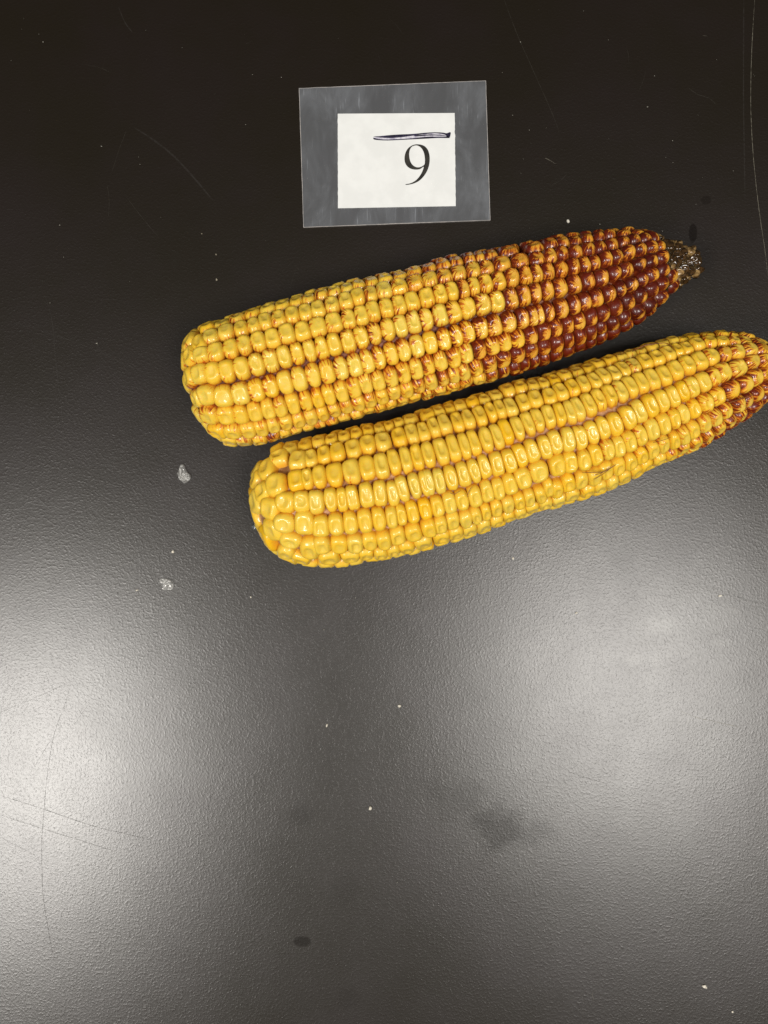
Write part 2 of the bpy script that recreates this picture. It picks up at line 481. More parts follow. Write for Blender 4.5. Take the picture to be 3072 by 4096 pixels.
ROWS2 = [
    [(R4, [(420, 290), (535, 250), (650, 217), (755, 202), (855, 182), (958, 155), (1060, 122), (1150, 107), (1235, 92), (1310, 58), (1400, 35)]),
     (R5, [(30, 312), (110, 282), (192, 248), (275, 217), (385, 203), (490, 178), (580, 158), (680, 107), (790, 85), (890, 62), (975, 42), (1070, 20), (1160, 0)]),
     (R6, [(-60, 500), (30, 465), (140, 430), (245, 395), (340, 365), (445, 345), (550, 312), (650, 275), (745, 248), (845, 233), (950, 218), (1080, 192), (1240, 188), (1400, 235)])],
    [(R4, [(120, 470), (200, 455), (310, 350), (485, 378), (575, 345), (685, 312), (795, 300), (930, 275), (1055, 237), (1180, 217), (1310, 170), (1415, 147), (1515, 117)]),
     (R5, [(75, 410), (153, 372), (260, 350), (345, 328), (455, 308), (540, 270), (615, 250), (705, 237), (805, 192), (905, 177), (1035, 147), (1120, 112), (1220, 77), (1310, 55)]),
     (R6, [(20, 635), (90, 565), (190, 540), (280, 495), (380, 467), (487, 430), (608, 400), (720, 365), (785, 315), (890, 310), (990, 273), (1100, 243), (1232, 232), (1358, 245), (1495, 285)])],
    [(R4, [(100, 560), (270, 590), (455, 547), (645, 505), (780, 505), (920, 470), (1055, 430), (1175, 427), (1275, 372), (1370, 365), (1465, 350), (1555, 325)]),
     (R5, [(30, 642), (140, 625), (230, 572), (330, 572), (400, 530), (510, 520), (600, 495), (672, 442), (775, 430), (858, 385), (935, 350), (1030, 312), (1125, 300), (1208, 288), (1270, 260), (1365, 225), (1450, 200)]),
     (R6, [(60, 780), (165, 765), (265, 720), (362, 665), (462, 630), (567, 597), (690, 580), (800, 520), (895, 470), (1020, 422), (1130, 380), (1260, 350), (1388, 345)])],
    [(R4, [(150, 650), (350, 745), (505, 735), (620, 740), (750, 720), (845, 735), (920, 705), (1045, 672), (1165, 665), (1285, 700), (1345, 622), (1450, 602), (1545, 590)]),
     (R5, [(20, 892), (120, 885), (220, 862), (325, 827), (415, 800), (490, 742), (605, 745), (715, 735), (800, 665), (890, 622), (1010, 605), (1090, 542), (1200, 532), (1310, 535), (1400, 480), (1490, 427)]),
     (R6, [(230, 1070), (350, 990), (450, 920), (562, 870), (670, 830), (775, 800), (862, 742), (965, 690), (1075, 645), (1175, 590), (1258, 540), (1400, 525), (1535, 425)])],
    [(R4, [(215, 800), (350, 937), (525, 930), (670, 960), (800, 940), (915, 930), (1035, 920), (1162, 905), (1265, 887), (1345, 870), (1430, 845), (1540, 822)]),
     (R5, [(20, 1120), (110, 1112), (212, 1080), (312, 1062), (430, 1032), (520, 972), (630, 982), (715, 925), (825, 882), (955, 810), (1120, 750), (1215, 740), (1335, 730), (1435, 677), (1535, 612)]),
     (R6, [(270, 1300), (370, 1242), (470, 1170), (577, 1110), (690, 1070), (795, 1032), (885, 980), (985, 922), (1092, 860), (1210, 800), (1340, 730), (1480, 690), (1575, 600)])],
    [(R4, [(240, 990), (405, 1090), (575, 1165), (660, 1090), (825, 1132), (962, 1122), (1080, 1112), (1200, 1092), (1310, 1050), (1445, 1027)]),
     (R5, [(45, 1280), (135, 1262), (235, 1242), (355, 1237), (430, 1180), (510, 1162), (600, 1142), (700, 1110), (790, 1082), (872, 1050), (980, 1030), (1030, 912), (1100, 1000), (1200, 905), (1310, 900), (1420, 882), (1530, 832)]),
     (R6, [(150, 1530), (260, 1490), (380, 1440), (480, 1380), (590, 1340), (690, 1282), (790, 1240), (870, 1190), (970, 1142), (1090, 1072), (1182, 1020), (1290, 940), (1400, 880), (1500, 860), (1595, 790)])],
    [(R4, [(370, 1180), (500, 1235), (740, 1210), (915, 1215), (1045, 1210), (1170, 1187), (1270, 1165), (1385, 1150), (1530, 1102)]),
     (R5, [(40, 1370), (150, 1350), (265, 1340), (385, 1300), (500, 1270), (605, 1240), (705, 1195), (800, 1160), (900, 1125), (1010, 1085), (1115, 1050), (1225, 1020), (1370, 972), (1470, 940), (1560, 905)]),
     (R6, [(320, 1570), (430, 1512), (515, 1470), (640, 1420), (750, 1372), (860, 1322), (990, 1260), (1110, 1182), (1220, 1122), (1320, 1052), (1420, 972), (1555, 905)])],
]


def mat_kernel():
    t = NT('corn_kernel')
    kl = t.n('ShaderNodeAttribute', attribute_name='kl').outputs['Vector']
    kcn = t.n('ShaderNodeAttribute', attribute_name='kc')
    sep = t.n('ShaderNodeSeparateColor')
    t.set(sep.inputs[0], kcn.outputs['Color'])
    red, tint, seed = sep.outputs[0], sep.outputs[1], sep.outputs[2]
    dark = kcn.outputs['Alpha']
    s = t.n('ShaderNodeSeparateXYZ')
    t.set(s.inputs[0], kl)
    x, y, z = s.outputs
    xy = t.n('ShaderNodeCombineXYZ')
    t.set(xy.inputs[0], t.math('SUBTRACT', x, 0.15))
    t.set(xy.inputs[1], y)
    r = t.vmath('LENGTH', xy.outputs[0])
    fan = t.n('ShaderNodeCombineXYZ')
    t.set(fan.inputs[0], t.math('SUBTRACT', x, 0.42))
    t.set(fan.inputs[1], t.math('ADD', y, t.math('MULTIPLY', t.math('SUBTRACT', seed, 0.5), 0.9)))
    dirv = t.vmath('NORMALIZE', fan.outputs[0])
    sd = t.n('ShaderNodeCombineXYZ')
    t.set(sd.inputs[0], t.math('MULTIPLY', seed, 91.0))
    t.set(sd.inputs[1], t.math('MULTIPLY', seed, 37.0))
    t.set(sd.inputs[2], t.math('ADD', t.math('MULTIPLY', r, 0.7), t.math('MULTIPLY', z, 0.16)))
    radial = t.vmath('ADD', t.vmath('SCALE', dirv, s=3.3), sd.outputs[0])
    n1 = t.noise(radial, 1.55, 3.0, 0.6, 0.35)
    blob = t.noise(t.vmath('ADD', kl, sd.outputs[0]), 0.8, 2.0, 0.5)
    # yellow
    fac = t.math('ADD', tint, t.math('MULTIPLY', t.math('SUBTRACT', blob, 0.5), 0.5), clamp=True)
    yel = t.mix(fac, (0.76, 0.555, 0.080), (0.81, 0.47, 0.012))
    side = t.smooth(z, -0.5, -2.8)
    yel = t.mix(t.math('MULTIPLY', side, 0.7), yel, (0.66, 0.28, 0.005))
    crown = t.smooth(r, 0.62, 0.12)
    yel = t.mix(t.math('MULTIPLY', crown, 0.35), yel, (0.72, 0.56, 0.13))
    yel = t.mix(t.smooth(red, 0.30, 0.70, 0.0, 0.7), yel, (0.68, 0.29, 0.03))
    # red streaks
    edge = t.smooth(r, 0.15, 1.0)
    lvl = t.math('ADD', red, t.math('MULTIPLY', t.math('SUBTRACT', edge, 0.55), 0.22))
    lvl = t.math('ADD', lvl, t.math('MULTIPLY', side, 0.05))
    lvl = t.math('ADD', lvl, t.math('MULTIPLY', t.math('SUBTRACT', blob, 0.5), 0.45))
    # the side toward the butt colours first, the crown and the tip side last
    lean = t.math('MULTIPLY', t.math('SUBTRACT', t.math('MULTIPLY', y, 0.24), t.math('MULTIPLY', x, 0.24)), t.smooth(red, 0.2, 0.6, 0.1, 1.0))
    lvl = t.math('ADD', lvl, lean)
    lvl = t.math('SUBTRACT', lvl, t.math('MULTIPLY', t.math('MULTIPLY', t.smooth(t.vmath('DISTANCE', kl, (0.30, -0.25, -0.2)), 0.9, 0.1), red), 0.30))
    thr = t.math('SUBTRACT', 0.80, t.math('MULTIPLY', lvl, 0.70))
    swoosh = t.noise(t.vmath('ADD', t.vmath('MULTIPLY', kl, (1.0, 0.8, 0.5)), sd.outputs[0]), 1.25, 3.0, 0.6, 1.9)
    swoosh = t.math('ADD', 0.5, t.math('MULTIPLY', t.math('SUBTRACT', swoosh, 0.5), 1.75))
    wmix = t.smooth(red, 0.25, 0.7, 0.05, 0.38)
    n1 = t.math('ADD', 0.5, t.math('MULTIPLY', t.math('SUBTRACT', n1, 0.5), t.smooth(red, 0.25, 0.6, 1.0, 2.1)))
    nn = t.math('ADD', t.math('MULTIPLY', n1, t.math('SUBTRACT', 1.0, wmix)), t.math('MULTIPLY', swoosh, wmix))
    d = t.math('SUBTRACT', nn, thr)
    soft = t.smooth(d, -0.05, t.math('ADD', 0.03, t.math('MULTIPLY', red, 0.22)))
    core = t.smooth(d, 0.01, t.math('ADD', 0.17, t.math('MULTIPLY', red, 0.22)))
    redc = t.mix(core, (0.62, 0.15, 0.008), (0.125, 0.012, 0.003))
    redc = t.mix(t.math('MULTIPLY', dark, t.math('MULTIPLY', core, 0.8)), redc, (0.045, 0.0035, 0.002))
    # pale rim toward the tip side stays yellow
    rim = t.math('MULTIPLY', t.smooth(x, 0.72, 0.98), t.smooth(z, -3.5, -1.0))
    soft = t.math('MULTIPLY', soft, t.math('SUBTRACT', 1.0, t.math('MULTIPLY', rim, 0.75)))
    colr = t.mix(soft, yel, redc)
    # stained foot where the kernel leaves the cob
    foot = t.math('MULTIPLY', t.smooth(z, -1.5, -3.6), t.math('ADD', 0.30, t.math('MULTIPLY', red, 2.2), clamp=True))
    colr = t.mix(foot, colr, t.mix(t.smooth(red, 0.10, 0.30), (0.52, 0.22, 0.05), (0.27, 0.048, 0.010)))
    fine = t.noise(t.vmath('ADD', kl, sd.outputs[0]), 7.0, 2.0, 0.6)
    bump = t.n('ShaderNodeBump', {'Strength': 0.2, 'Distance': 0.0003})
    t.set(bump.inputs['Height'], fine)
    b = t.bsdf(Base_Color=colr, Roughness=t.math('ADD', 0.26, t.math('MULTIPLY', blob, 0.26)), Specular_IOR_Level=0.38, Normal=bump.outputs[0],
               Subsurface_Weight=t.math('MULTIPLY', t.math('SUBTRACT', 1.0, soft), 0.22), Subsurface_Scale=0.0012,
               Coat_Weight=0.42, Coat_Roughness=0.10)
    b.inputs['Subsurface Radius'].default_value = (1.0, 0.55, 0.12)
    return t.finish(b)


def mat_cob(name, c1, c2):
    t = NT(name)
    co = t.n('ShaderNodeTexCoord').outputs['Object']
    n = t.noise(co, 260.0, 3.0, 0.6)
    c = t.mix(t.smooth(n, 0.35, 0.65), c1, c2)
    bump = t.n('ShaderNodeBump', {'Strength': 0.8, 'Distance': 0.0006})
    t.set(bump.inputs['Height'], t.noise(co, 900.0, 3.0, 0.6))
    return t.finish(t.bsdf(Base_Color=c, Roughness=0.45, Specular_IOR_Level=0.25, Normal=bump.outputs[0], Coat_Weight=0.08, Coat_Roughness=0.2))


M_kernel = mat_kernel()
M_cob1 = mat_cob('red_cob_membrane', (0.07, 0.014, 0.005), (0.26, 0.085, 0.035))
M_cob2 = mat_cob('tan_cob_membrane', (0.32, 0.15, 0.06), (0.50, 0.29, 0.16))

SEG = 28
RINGS_DENT = [(0.12, -.46), (0.25, -.40), (0.37, -.22), (0.47, -.04), (0.56, 0.02), (0.67, -.07), (0.79, -.34), (0.895, -.85), (0.965, -1.55), (1.0, -2.4), (1.0, -3.3), (0.94, -4.8)]
RINGS_DOME = [(0.12, .12), (0.25, .08), (0.37, .01), (0.47, -.09), (0.56, -.20), (0.67, -.40), (0.79, -.74), (0.895, -1.25), (0.965, -1.85), (1.0, -2.6), (1.0, -3.4), (0.94, -4.8)]


def kernel_geo(ear, k):
    """one kernel: skin of rings in its own frame, returned in world space"""
    P, T, B, N = k['frame']
    rg = random.Random(k['id'])
    a, b, R = k['a'], k['b'], 0.022
    dent = k['dent']
    nexp = rg.uniform(2.5, 3.6) - 0.7 * k['dome']
    dx, dy = rg.uniform(-.10, .10), rg.uniform(-.12, .12)
    tilt = rg.gauss(0, 0.05)
    taper = rg.gauss(0, 0.10)
    lop = rg.gauss(0, 0.05)
    off = Vector((rg.uniform(0, 99), rg.uniform(0, 99), rg.uniform(0, 99)))
    crease = rg.random() < 0.45
    ca = rg.gauss(0, 0.35)
    ev = rg.uniform(0.6, 1.25)
    lift = rg.gauss(0, 0.00022)
    vs, ul = [], []

    def put(rho, h, ang):
        c, s = math.cos(ang), math.sin(ang)
        q = (abs(c) ** nexp + abs(s) ** nexp) ** (-1 / nexp)
        ux, uy = rho * q * c, rho * q * s
        if rho < 0.6:
            f = (1 - rho / 0.6)
            ux += dx * f
            uy += dy * f
        wob = noise.noise(Vector((ux * 1.3, uy * 1.3, h * .3)) + off)
        wob2 = noise.noise(Vector((ux * 3.1, uy * 2.6, h * .3)) + off * 1.7)
        x = ux * a * (1 + 0.07 * wob + taper * uy * .7)
        y = uy * b * (1 + 0.06 * wob2 + lop * ux)
        z = h * 0.001 + 0.00016 * wob + 0.00007 * wob2 * dent
        if crease and rho < 0.55:
            dline = abs(ux * math.cos(ca) + (uy) * math.sin(ca) * .6)
            z -= 0.00016 * dent * math.exp(-(dline / 0.10) ** 2) * (1 - rho / .55)
            z += 0.00010 * dent * wob2
        z += tilt * x + lift
        z -= y * y / (2 * R)
        vs.append(P + T * x + B * y + N * z)
        ul.append((ux, uy, h))

    put(0, (-.48 * dent * ev * (1 - k['dome']) + .11 * k['dome']), 0)
    for (r0, h0), (r1, h1) in zip(RINGS_DENT, RINGS_DOME):
        hh = h0 * (dent * ev if r0 < .5 else 1) * (1 - k['dome']) + h1 * k['dome']
        for i in range(SEG):
            put(r0, hh, 2 * math.pi * i / SEG)
    fs = [(0, 1 + i, 1 + (i + 1) % SEG) for i in range(SEG)]
    for j in range(len(RINGS_DENT) - 1):
        o0, o1 = 1 + j * SEG, 1 + (j + 1) * SEG
        for i in range(SEG):
            i2 = (i + 1) % SEG
            fs.append((o0 + i, o1 + i, o1 + i2, o0 + i2))
    cc = [tuple(k['col'])] * len(vs)
    return vs, fs, ul, cc


def add_kernel(ks, ear, s, th, row, T=None):
    ks.append(dict(s=s, th=th, row=row))


def build_ear(name, ear, rows, redfun, tintfun, domefun, dentfun, pitch_b, label, mcob, seed, s_kmax):
    rg = random.Random(seed)
    ear.table()
    P0 = ear.at(np.array([ear.a + 0.03]), np.array([0.0]))[0]
    root = empty(name, (P0[0], P0[1], 0.0))
    ks = []
    allrows = []
    for ri, row in enumerate(rows):
        pts = []
        for (ox, oy, sc), pl in row:
            for x, y in pl:
                pts.append((ox + x / sc, oy + y / sc))
        if any(p[0] > 3000 for p in pts):     # row runs on past the edge of the picture
            pass
        rr = []
        for x, y in pts:
            s, th = ear.locate(x, y)
            rr.append([s, th])
        allrows.append(rr)

    def th_row(rr, s):
        q = sorted(rr)
        return float(np.interp(s, [v[0] for v in q], [v[1] for v in q]))
    mid = len(allrows) // 2
    for ri in list(range(mid - 1, -1, -1)) + list(range(mid + 1, len(allrows))):
        inner = allrows[ri + 1 if ri < mid else ri - 1]
        sgn = -1 if ri < mid else 1
        rr = sorted(allrows[ri])
        outer = ri in (0, len(allrows) - 1)
        for q in rr:
            if q[0] < ear.a + ear.cap0 * 0.8:
                continue
            t0 = th_row(inner, q[0])
            gap = (q[1] - t0) * sgn
            q[1] = t0 + sgn * (min(max(gap, 0.35), 0.44) if outer else max(gap, 0.31))
        # drop kernels that were read twice
        keep = []
        for q in rr:
            if keep and q[0] - keep[-1][0] < 0.0021 and abs(q[1] - keep[-1][1]) < .25:
                continue
            keep.append(q)
        allrows[ri] = keep
    for ri, rr in enumerate(allrows):         # rows run smoothly along the ear
        rr.sort()
        sm_ = 0.85 if seed == 3 else 0.6
        add = []
        for q0, q1 in zip(rr, rr[1:]):        # a kernel was skipped when reading the row
            if 0.0066 < q1[0] - q0[0] < 0.012 and q0[0] > ear.a + ear.cap0 * .8:
                add.append([(q0[0] + q1[0]) / 2, (q0[1] + q1[1]) / 2])
        rr += add
        rr.sort()
        s0_ = [q[0] for q in rr]
        for i in range(1, len(rr) - 1):
            if s0_[i] > ear.a + ear.cap0:
                rr[i][0] = (0.56 if seed == 3 else 0.72) * s0_[i] + (0.22 if seed == 3 else 0.14) * (s0_[i - 1] + s0_[i + 1])
        th0 = [q[1] for q in rr]
        n_ = len(rr)
        for i in range(n_):
            if rr[i][0] < ear.a + ear.cap0 * 0.9:
                continue
            acc = wsum = 0.0
            for j, w_ in ((-3, 1), (-2, 2), (-1, 3), (0, 3.5), (1, 3), (2, 2), (3, 1)):
                if 0 <= i + j < n_ and rr[i + j][0] > ear.a + ear.cap0 * 0.8:
                    acc += w_ * th0[i + j]
                    wsum += w_
            rr[i][1] = sm_ * acc / wsum + (1 - sm_) * th0[i]
    # hidden rows, round the underside, at even spacing
    n_hidden = None
    sref = np.arange(ear.a + ear.cap0 * .7, s_kmax, 0.002)
    def th_at(rr, s):
        q = sorted(rr)
        return np.interp(s, [v[0] for v in q], [v[1] for v in q])
    smid = 0.5 * (ear.a + ear.b)
    lo, hi = float(th_at(allrows[0], smid)), float(th_at(allrows[-1], smid))
    step = (hi - lo) / (len(allrows) - 1)
    n_hidden = max(1, int(round((2 * math.pi - (hi - lo)) / step)) - 1)
    for h in range(n_hidden):
        f = (h + 1) / (n_hidden + 1)
        s = ear.a + ear.cap0 * .55 + rg.uniform(0, 0.003)
        rr = []
        while s < s_kmax:
            a0, b0 = th_at(allrows[-1 if h == 0 else len(rows) - 1], s), th_at(allrows[0], s) + 2 * math.pi
            rr.append([s, a0 + (b0 - a0) * f + rg.gauss(0, .012)])
            s += rg.uniform(0.0043, 0.0054)
        allrows.append(rr)
    for ri, rr in enumerate(allrows):
        rr.sort()
        for s, th in rr:
            ks.append(dict(s=s, th=th, row=ri))
    # continue every visible row to the tip past the frame
    for ri in range(len(rows)):
        s, th = allrows[ri][-1]
        while s + 0.0048 < s_kmax:
            s += 0.0048
            allrows[ri].append([s, th])
            ks.append(dict(s=s, th=th, row=ri))
    for k in ks:
        k['frame'] = ear.frame(k['s'], k['th'])
    pos = np.array([k['frame'][0] for k in ks])
    nr = len(allrows)
    # fill holes on the butt and anywhere else the rows leave room
    ss = np.concatenate([ear.a + ear.cap0 * np.linspace(0.002, 1, 14) ** 1.5, np.arange(ear.a + ear.cap0 + .002, s_kmax, 0.0022)])
    extra = []
    for s in ss:
        for th in np.radians(np.arange(-180, 180, 8)):
            P = ear.at(np.array([s]), np.array([th]))[0]
            d = pos - P
            fr = None
            dist = np.sqrt((d ** 2).sum(1))
            if dist.min() < 0.0052:
                continue
            fr = ear.frame(s, th)
            lx = d @ np.array(fr[1])
            ly = d @ np.array(fr[2])
            big_ = seed == 5 and s < ear.a + ear.cap0 * 0.7
            m = np.sqrt((lx / (0.0058 if big_ else 0.0042)) ** 2 + (ly / (0.0074 if big_ else 0.0066)) ** 2 + ((d @ np.array(fr[3])) / 0.005) ** 2)
            if m.min() < (1.0 if s < ear.a + ear.cap0 * 1.1 else 1.22):
                continue
            k = dict(s=float(s), th=float(th), row=-1, frame=fr)
            ks.append(k)
            pos = np.vstack([pos, P])
    # sizes from neighbours
    for rid in range(nr):
        rk = sorted([k for k in ks if k['row'] == rid], key=lambda k: k['s'])
        for i, k in enumerate(rk):
            g = []
            if i:
                g.append((k['frame'][0] - rk[i - 1]['frame'][0]).length)
            if i < len(rk) - 1:
                g.append((k['frame'][0] - rk[i + 1]['frame'][0]).length)
            g = [min(max(v, 0.0030), 0.0066) for v in g]
            k['a'] = 0.5 * sum(g) / len(g) * 1.10
            # align along the row
            p0 = rk[max(i - 1, 0)]['frame'][0]
            p1 = rk[min(i + 1, len(rk) - 1)]['frame'][0]
            dv = (p1 - p0)
            P, T, B, N = k['frame']
            dv = dv - N * dv.dot(N)
            if dv.length > 1e-6 and k['s'] > ear.a + 0.006:
                dv.normalize()
                T = (T * 0.45 + dv * 0.55).normalized()
                B = N.cross(T)
                k['frame'] = (P, T, B, N)
    pos = np.array([k['frame'][0] for k in ks])
    rows_arr = np.array([k['row'] for k in ks])
    for i, k in enumerate(ks):
        P, T, B, N = k['frame']
        d = pos - np.array(P)
        lx, ly, lz = d @ np.array(T), d @ np.array(B), d @ np.array(N)
        sel = (np.abs(lx) < 0.0036) & (np.abs(ly) > 0.003) & (np.abs(lz) < 0.008) & (np.arange(len(ks)) != i)
        if k['row'] >= 0:
            sel &= rows_arr != k['row']
        up, dn = ly[sel & (ly > 0)], -ly[sel & (ly < 0)]
        g = []
        if len(up):
            g.append(min(up.min(), .0125))
        if len(dn):
            g.append(min(dn.min(), .0125))
        v = (sum(g) / len(g) if g else pitch_b)
        v = min(max(v, 0.0052), 0.0106)
        k['b'] = v * 0.5 * 0.95
        if k['row'] < 0:
            d2 = np.sqrt((d ** 2).sum(1))
            d2[i] = 1
            k['a'] = min(max(d2.min() * 0.60, 0.0022), 0.0046 if seed == 5 else 0.0038)
            k['b'] = min(k['b'], k['a'] * 1.5)
    for i, k in enumerate(ks):
        P = k['frame'][0]
        f = H / (H - P.z)
        px, py = P.x * f / K + 1536, 2048 - P.y * f / K
        k['id'] = seed * 10000 + i
        rg2 = random.Random(k['id'])
        k['px'] = (px, py)
        th = (k['th'] + math.pi) % (2 * math.pi) - math.pi
        dk = 0.0
        rd = redfun(px, py, th, rg2)
        k['dome'] = min(max(domefun(px, rg2), 0), 1)
        k['dent'] = dentfun(px, rg2)
        k['col'] = (rd, tintfun(px, th, rg2), rg2.random(), (sstep(px, 2250, 2600) * rg2.uniform(0.3, 1.0) if seed == 3 else 0.0))
        size = min(max((2900 - px) / 500, 0.62), 1) if name == 'ear_of_corn_striped' else 1
        view = (Vector((0, 0, H)) - P).normalized()
        k['vis'] = k['frame'][3].dot(view)
        if k['s'] > s_kmax:
            k['vis'] = -2
    # deterministic split: the 300 that show largest are parts
    order = sorted(range(len(ks)), key=lambda i: -(ks[i]['vis'] * ks[i]['a'] * ks[i]['b'] * 1e5 if (-30 < ks[i]['px'][0] < 3100) else -9))
    single = set(order[:300])
    jv, jf, ju, jc = [], [], [], []
    for i, k in enumerate(ks):
        if k['s'] > s_kmax:
            continue
        v, f, u, c = kernel_geo(ear, k)
        if i in single:
            o = mesh_obj('kernel', v, f, M_kernel, root, uvw=u, col=c)
        else:
            b0 = len(jv)
            jv += v
            ju += u
            jc += c
            jf += [tuple(b0 + q for q in ff) for ff in f]
    o = mesh_obj('kernel_underside', jv, jf, M_kernel, root, uvw=ju, col=jc)
    o['kind'] = 'stuff'
    # cob core
    ns, nt = 120, 48
    S = np.concatenate([ear.a + 0.0035 + ear.cap0 * np.linspace(0, 1, 20) ** 1.6, np.linspace(ear.a + 0.0035 + ear.cap0 * 1.05, ear.b - 0.001, ns)])
    T_ = np.linspace(0, 2 * math.pi, nt, endpoint=False)
    vs, fs = [], []
    for j, s in enumerate(S):
        base = ear.at(np.full(nt, s), T_, -0.0037 if seed == 3 else -0.0031)
        base2 = ear.at(np.full(nt, s), T_, -0.9)
        for q in range(nt):
            vs.append(Vector(base[q]))
    for j in range(len(S) - 1):
        for q in range(nt):
            fs.append((j * nt + q, j * nt + (q + 1) % nt, (j + 1) * nt + (q + 1) % nt, (j + 1) * nt + q))
    fs.append(tuple(range(nt)))
    fs.append(tuple((len(S) - 1) * nt + q for q in reversed(range(nt))))
    mesh_obj('cob', vs, fs, mcob, root)
    return root, ks


def sstep(x, a, b):
    t = min(max((x - a) / (b - a), 0), 1)
    return t * t * (3 - 2 * t)


def red1(px, py, th, rg):
    # redder toward the tip, sooner on the far upper rows and the lowest rows
    c = 0.225 + 0.05 * sstep(px, 700, 1500)
    up = sstep(th, -0.15, -1.1)
    dn = sstep(th, 0.55, 1.2)
    x0 = 1640 - 420 * up + 60 * dn
    x1 = 2580 - 330 * up - 200 * dn
    v = c + 0.58 * sstep(px, x0, x1)
    v += rg.gauss(0, 0.065)
    if rg.random() < 0.04:
        v += rg.uniform(0.08, 0.2)
    return min(max(v, 0.0), 1.1)


def red2(px, py, th, rg):
    v = -0.05 + 0.12 * sstep(px, 1850, 2350) + 0.36 * sstep(px, 2600, 3060) + 0.12 * sstep(th, 0.5, 1.2) * sstep(px, 2350, 2700)
    v += rg.gauss(0, 0.05)
    if px > 2150 and rg.random() < 0.06:
        v += 0.12
    return min(max(v, 0.0), 1.0)


EAR1 = Ear(TOP1, BOT1, (1480, 1383), -0.253, -748, 1374, 0.014, 0.0035)
EAR2 = Ear(TOP2, BOT2, (2066, 1801), -0.27, -1082, 1210, 0.021, 0.006)


ear1, ks1 = build_ear('corn_ear', EAR1, ROWS1, red1, lambda px, th, r: min(max(r.gauss(0.42, 0.16), 0), 1),
                      lambda px, r: 0.12 + 0.75 * sstep(px, 2050, 2450) + r.gauss(0, .08),
                      lambda px, r: r.uniform(0.45, 1.15), 0.0084, '', M_cob1, 3, EAR1.b - 0.0128)
tag(ear1, 'upper ear of corn, yellow kernels streaked red and turning dark red toward its dry tip', 'corn', 'ears of corn on the table')
ear2, ks2 = build_ear('corn_ear', EAR2, ROWS2, red2, lambda px, th, r: min(max(r.gauss(0.52, 0.17), 0), 1),
                      lambda px, r: 0.02 + 0.45 * sstep(px, 2650, 3000) + r.gauss(0, .06),
                      lambda px, r: r.uniform(0.6, 1.5), 0.0084, '', M_cob2, 5, EAR2.b - 0.008)
tag(ear2, 'lower ear of corn, almost all yellow dented kernels, its tip leaving the right edge', 'corn', 'ears of corn on the table')

# ------------------------------------------------------------------ dry tip of the upper ear: nub and chaff cups
def mat_simple(name, c1, c2, scale, rough, coat=0.0, bump=0.0):
    t = NT(name)
    co = t.n('ShaderNodeTexCoord').outputs['Object']
    c = t.mix(t.smooth(t.noise(co, scale, 3.0, 0.6), 0.35, 0.65), c1, c2)
    b = t.bsdf(Base_Color=c, Roughness=rough, Coat_Weight=coat, Coat_Roughness=0.08)
    if bump:
        bn = t.n('ShaderNodeBump', {'Strength': bump, 'Distance': 0.0004})
        t.set(bn.inputs['Height'], t.noise(co, scale * 2.5, 3.0, 0.6))
        t.set(b.inputs['Normal'], bn.outputs[0])
    return t.finish(b)


M_nub = mat_simple('dark_wet_husk', (0.018, 0.011, 0.005), (0.09, 0.055, 0.02), 500, 0.18, 0.8, 0.8)
M_chaff = [mat_simple('tan_chaff', (0.36, 0.23, 0.09), (0.10, 0.055, 0.02), 900, 0.3, 0.6),
           mat_simple('dark_chaff', (0.016, 0.009, 0.004), (0.07, 0.036, 0.012), 900, 0.2, 0.8)]
nt = 36
tipS = np.linspace(EAR1.b - 0.017, EAR1.b - 0.00005, 30)
vs, fs = [], []
for j, s in enumerate(tipS):
    P = EAR1.at(np.full(nt, s), np.linspace(0, 2 * math.pi, nt, endpoint=False), -0.0012)
    C = EAR1.at(np.full(nt, s), np.linspace(0, 2 * math.pi, nt, endpoint=False), -9)
    for q in range(nt):
        p = Vector(P[q])
        nrm = (p - Vector(C[q])).normalized()
        vs.append(p + nrm * (0.0009 * noise.noise(p * 350) + 0.0004 * noise.noise(p * 900)))
for j in range(len(tipS) - 1):
    for q in range(nt):
        fs.append((j * nt + q, j * nt + (q + 1) % nt, (j + 1) * nt + (q + 1) % nt, (j + 1) * nt + q))
fs.append(tuple((len(tipS) - 1) * nt + q for q in reversed(range(nt))))
nub = mesh_obj('dry_tip', vs, fs, M_nub, ear1)
nub['label'] = 'dark brown shrivelled tip without kernels'
rg = random.Random(21)
cnt = 0
s = EAR1.b - 0.0135
rowi = 0
